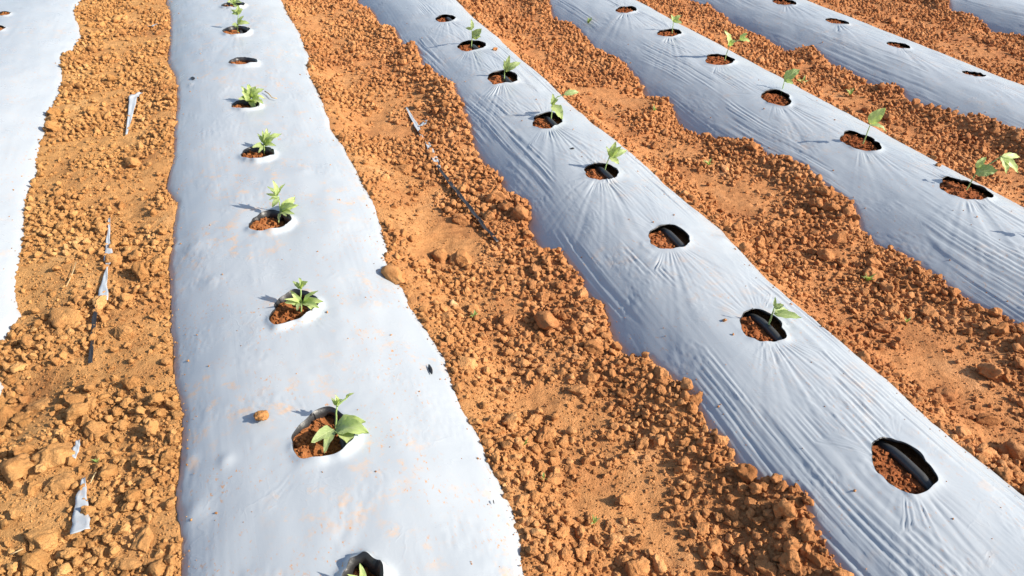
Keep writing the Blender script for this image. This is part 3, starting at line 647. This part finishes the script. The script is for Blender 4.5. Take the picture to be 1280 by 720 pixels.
seedling(R2, (313, 132), [[(313, 132), (313, 117)]],
         [((312, 122), (311, 105), 8, .0, 1), ((312, 124), (303, 115), 8, -.02, 0), ((313, 122), (330, 111), 8, .02, 0), ((313, 126), (329, 129), 9, -.02, 1), ((311, 127), (298, 124), 8, -.01, 0), ((313, 120), (320, 108), 8, -.01, 1), ((314, 126), (324, 121), 8, -.03, 1)], 'bushiest seedling in the dusty broad sheet, dry stalk beside it', 6)
seedling(R2, (297, 41), [[(297, 41), (297, 29), (298, 17)]],
         [((298, 18), (289, 12), 5, .01, 0), ((298, 18), (298, 6), 5, .0, 1), ((298, 18), (302, 10), 4, -.01, 1), ((297, 30), (312, 29), 6, -.01, 1), ((297, 31), (290, 31), 5, -.02, 0)], 'upright seedling near the top of the dusty broad sheet', 7)
seedling(R2, (292, 8), [[(292, 8), (292, 1)]], [((292, 5), (284, 2), 5, -.01, 0), ((292, 5), (302, 3), 5, .01, 1), ((292, 4), (294, -5), 5, .01, 1)], 'seedling at the top edge of the photo in the dusty broad sheet', 8)
seedling(R3, (958, 412), [[(958, 412), (964, 397), (968, 384)]],
         [((968, 384), (969, 371), 3.5, .01, 0), ((968, 385), (980, 381), 7, .0, 0), ((967, 392), (1002, 397), 10, -.02, 0), ((968, 390), (985, 387), 8, .02, 0)], 'seedling with one long pointed leaf, nearest in the middle sheet', 9)
seedling(R3, (754, 217), [[(754, 217), (758, 206), (762, 195)]],
         [((762, 196), (770, 177), 8, .0, 1), ((762, 196), (784, 188), 8, .02, 0), ((762, 196), (774, 205), 8, -.03, 1), ((762, 195), (758, 183), 5, .01, 0), ((763, 195), (777, 183), 7, -.02, 1)], 'bushy-topped seedling in the middle sheet above the empty pipe hole', 10)
seedling(R3, (688, 152), [[(688, 152), (690, 140), (690, 128)], [(690, 130), (697, 121), (706, 118)]],
         [((690, 131), (691, 117), 6, .0, 0), ((691, 131), (703, 149), 12, -.03, 1), ((705, 118), (724, 115), 7, .02, 0), ((690, 131), (698, 124), 5, -.01, 0)], 'seedling with a leaf on a side stalk in the middle sheet', 11)
seedling(R3, (630, 101), [[(630, 101), (631, 87)]],
         [((631, 88), (630, 75), 4.5, .01, 0), ((632, 88), (637, 69), 6, .0, 1), ((632, 88), (651, 78), 8, .02, 0), ((632, 89), (642, 84), 6, -.02, 0)], 'three-leaved seedling in the sixth hole of the middle sheet', 12)
seedling(R3, (589, 60), [[(589, 60), (590, 47), (590, 36)]],
         [((590, 37), (589, 24), 4.5, .0, 0), ((590, 37), (582, 35), 4, .01, 0), ((591, 48), (602, 36), 10, -.01, 0), ((591, 47), (601, 46), 7, -.03, 1)], 'farthest seedling of the middle creased sheet', 13)
seedling(R4, (1206, 240), [[(1206, 240), (1213, 229), (1219, 218)], [(1219, 218), (1232, 208), (1245, 200), (1252, 195)]],
         [((1219, 216), (1247, 213), 15, -.02, 0), ((1220, 210), (1233, 196), 7, .02, 1), ((1251, 196), (1258, 217), 8, -.03, 1), ((1253, 196), (1273, 216), 8, -.02, 1), ((1252, 195), (1275, 196), 7, .02, 1), ((1219, 217), (1241, 207), 9, .03, 1)], 'rangy seedling at the right edge leaning over the furrow', 14)
seedling(R4, (1077, 183), [[(1077, 183), (1083, 169), (1088, 155)]],
         [((1086, 154), (1107, 135), 13, .0, 1), ((1088, 156), (1108, 164), 6, -.02, 0)], 'seedling with one broad upright leaf, second from the right edge', 15)
seedling(R4, (977, 116), [[(977, 116), (979, 108), (981, 99)]], [((980, 100), (1000, 87), 12, .0, 0), ((980, 100), (992, 105), 6, -.03, 0)], 'seedling with a folded triangular leaf, third from the right edge', 16)
seedling(R4, (905, 78), [[(905, 78), (908, 68), (912, 56)], [(912, 57), (919, 52), (926, 49)]],
         [((911, 58), (906, 38), 8, .0, 1), ((911, 57), (919, 50), 6, -.01, 1), ((925, 50), (934, 41), 6, .0, 1), ((925, 50), (938, 52), 6, -.02, 1)], 'forked seedling with one upright oval leaf, fourth from the right edge', 17)
seedling(R4, (840, 43), [[(840, 43), (841, 34), (842, 26)]], [((842, 27), (851, 19), 6, .0, 1), ((842, 27), (853, 29), 5, -.02, 0), ((842, 27), (839, 18), 4, .0, 1)], 'smallest far seedling in the sheet with upright seedlings', 18)
seedling(R4, (1332, 308), [[(1332, 308), (1340, 288), (1350, 265)]], [((1348, 266), (1375, 250), 14, .0, 1), ((1349, 268), (1362, 284), 12, -.03, 0)], 'seedling just beyond the right edge, only its shadow in view', 19)
# dry stalk lying on the film beside the bushy seedling
P = [unp(x, y, BT+.006) for x, y in ((331, 114), (336, 117), (340, 122), (346, 123))]; V, F = tube(P, [.0025, .003, .002, .003], 6)
tag(mesh_obj('dry_stalk', V, F, M_DRY), 'short brown dry stalk on the film beside the bushiest seedling', 'stalk')

# ------------------------------------------------------------------ film scraps and drip tape in the furrows, straw, weeds
def ribbon(name, px, wid, mat, label, cat, lift=.006, tilt=.5, group=None):
    pts = []
    for (x, y) in px:
        P = unp(x, y, .02); z = soil_z(P[:1].copy(), P[1:2].copy())[0]; pts.append(unp(x, y, z+lift))
    pts = np.array(pts); t = np.linspace(0, len(pts)-1, len(pts)*7); k = np.arange(len(pts))
    C = np.stack([np.interp(t, k, pts[:, i]) for i in range(3)], -1); W = np.interp(t, k, wid)
    W = np.array([w*((C[i]-CAM)@cF)/FPX for i, w in enumerate(W)]); V = []; F = []
    for i, p in enumerate(C):
        q = C[min(i+1, len(C)-1)]-C[max(i-1, 0)]; q /= np.linalg.norm(q); s = np.cross(q, [0, 0, 1]); s /= np.linalg.norm(s); p = p+s*.05*W[i]*math.sin(i*.8)
        for j in range(5):
            e = j/4-.5; V.append(p+s*W[i]*e+np.array([0, 0, tilt*W[i]*abs(e)*(1 if e > 0 else .25)+.0016*math.sin(i*.9+j*1.7)+.03*W[i]*math.sin(i*1.1+j*2.9)]))
    for i in range(len(C)-1):
        for j in range(4): a = i*5+j; F.append((a, a+1, a+6, a+5))
    o = mesh_obj(name, V, F, mat); tag(o, label, cat, group)
    md = o.modifiers.new('thickness', 'SOLIDIFY'); md.thickness = .0006; return o
FM = M_FILM[1]
ribbon('film_scrap', [(508, 134), (514, 146), (521, 158), (528, 172)], [2, 4, 6, 3], FM, 'twisted grey film scrap at the upper end of the drip tape', 'plastic scrap', group='film scraps')
ribbon('film_scrap', [(524, 158), (529, 156), (533, 150)], [3, 7, 3], FM, 'tiny shiny film curl right of the twisted grey scrap', 'plastic scrap', group='film scraps')
ribbon('film_scrap', [(534, 178), (539, 190), (546, 204), (550, 212)], [5, 8, 7, 3], FM, 'white film scrap joining the black drip tape', 'plastic scrap', group='film scraps')
ribbon('drip_tape', [(546, 207), (560, 226), (575, 245), (590, 264), (606, 285), (622, 302)], [4, 6, 6, 6, 6, 5], M_BLACK, 'black flattened drip tape crossing the second furrow', 'drip tape', lift=.016, tilt=.8)
ribbon('film_scrap', [(177, 116), (167, 122), (164, 140), (158, 168)], [4, 9, 6, 2], FM, 'white torn film strip high in the leftmost furrow', 'plastic scrap', group='film scraps', lift=.012)
ribbon('film_scrap', [(137, 272), (135, 300), (136, 324), (134, 333), (130, 355), (128, 376)], [2, 4, 11, 2, 7, 14], FM, 'long pointed white film strip in the middle of the leftmost furrow', 'plastic scrap', group='film scraps', lift=.012, tilt=.15)
ribbon('film_thread', [(121, 378), (118, 400), (115, 430), (113, 454)], [4, 5, 4, 5], M_BLACK, 'black thread of buried film below the long white strip', 'plastic scrap', lift=.010)
ribbon('film_scrap', [(98, 550), (95, 562), (92, 573)], [4, 8, 5], FM, 'small grey film scrap between flat clods', 'plastic scrap', group='film scraps', lift=.012, tilt=.15)
ribbon('film_scrap', [(105, 597), (102, 620), (101, 645), (101, 664)], [3, 12, 18, 22], FM, 'grey wedge of film poking from the soil at the lower left', 'plastic scrap', group='film scraps', lift=.014, tilt=.12)
ribbon('film_scrap', [(184, 33), (190, 33), (196, 30)], [3, 4, 3], FM, 'tiny white curl of film at the top of the leftmost furrow', 'plastic scrap', group='film scraps', lift=.012)
for pts, t in (([(95, 328), (90, 343), (83, 358)], 'pale straw stalk left of the long white film strip'), ([(13, 693), (20, 690), (29, 686)], 'curved straw bit in the bottom left corner'), ([(1110, 312), (1118, 310), (1124, 313)], 'bent straw bit beside the sheet in the third furrow'),
               ([(1093, 352), (1100, 354), (1107, 350)], 'straw bit right of the weed in the third furrow'), ([(120, 590), (116, 597), (113, 604)], 'yellow straw bit above the film wedge')):
    Q = []
    for x, y in pts:
        P = unp(x, y, .02); z = soil_z(P[:1].copy(), P[1:2].copy())[0]; Q.append(unp(x, y, z+.014))
    V, F = tube(Q, [.0012, .0016, .0010], 6); tag(mesh_obj('straw', V, F, M_DRY), t, 'straw', 'straw bits')
for x, y, s, t in ((678, 600, 8, 'weed sprout in the lower second furrow'), (742, 653, 9, 'weed sprout with a pale tip near the bottom of the second furrow'), (1083, 350, 12, 'sprawling weed in the third furrow beside the lumpy clod'),
                   (592, 396, 8, 'faint weed right of the pale stone'), (1002, 104, 10, 'bright green weed behind the folded-leaf seedling'), (818, 138, 8, 'dull weed in the upper third furrow'), (1132, 402, 8, 'weed among clods lower in the third furrow'),
                   (122, 577, 7, 'yellow-green weed shoot in the leftmost furrow'), (735, 28, 7, 'weed at the top of the third furrow'), (655, 555, 8, 'grassy weed beside the dusty broad sheet'), (885, 205, 8, 'weed in the middle of the third furrow'), (1062, 118, 9, 'weed in the upper fourth furrow')):
    P = unp(x, y, .02); z = soil_z(P[:1].copy(), P[1:2].copy())[0]; P = unp(x, y+2, z+.004); px = ((P-CAM)@cF)/FPX
    o = empty('weed', P); tag(o, t, 'weed', 'weeds in the furrows')
    for k in range(8):
        a = random.uniform(0, 6.28); l = s*px*random.uniform(.6, 1.2); e = random.uniform(.3, 1.0)
        leaf(o, P+[0, 0, .002], P+np.array([math.cos(a)*l*math.cos(e), math.sin(a)*l*math.cos(e), l*math.sin(e)+.008]), l*random.uniform(.16, .34), M_WEED if k % 3 else M_LEAF[1], facing=.4, name='blade')
# small tears in the film
for x, y, w, h, ri, t in ((538, 462, 2.6, 7, 2, 'tear'), (617, 628, .6, 3, 2, 'tear'), (715, 186, 3.2, 1, 3, 'tear'), (241, 98, 3, 2.2, 2, 'tear')):
    R = ROWS[ri]; C = unp(x, y, BT); z = film_z(R, C[:1].copy(), C[1:2].copy())[0]; V = []; n = 14
    for q, up in ((1, .0012), (.55, .004), (.05, .003)):
        for k in range(n):
            a = 2*math.pi*k/n; ca = math.cos(a); sa = math.sin(a)*(1-.35*abs(ca))
            p = unp(x+w*ca*q+.3*h*sa*q, y+h*sa*q, z); V.append(p+[0, 0, up*(1+.6*ca)])
    F = [(i*n+k, i*n+(k+1) % n, (i+1)*n+(k+1) % n, (i+1)*n+k) for i in range(2) for k in range(n)]+[tuple(2*n+k for k in range(n))]
    o = mesh_obj(t, V, F, M_BLACK, R.film)
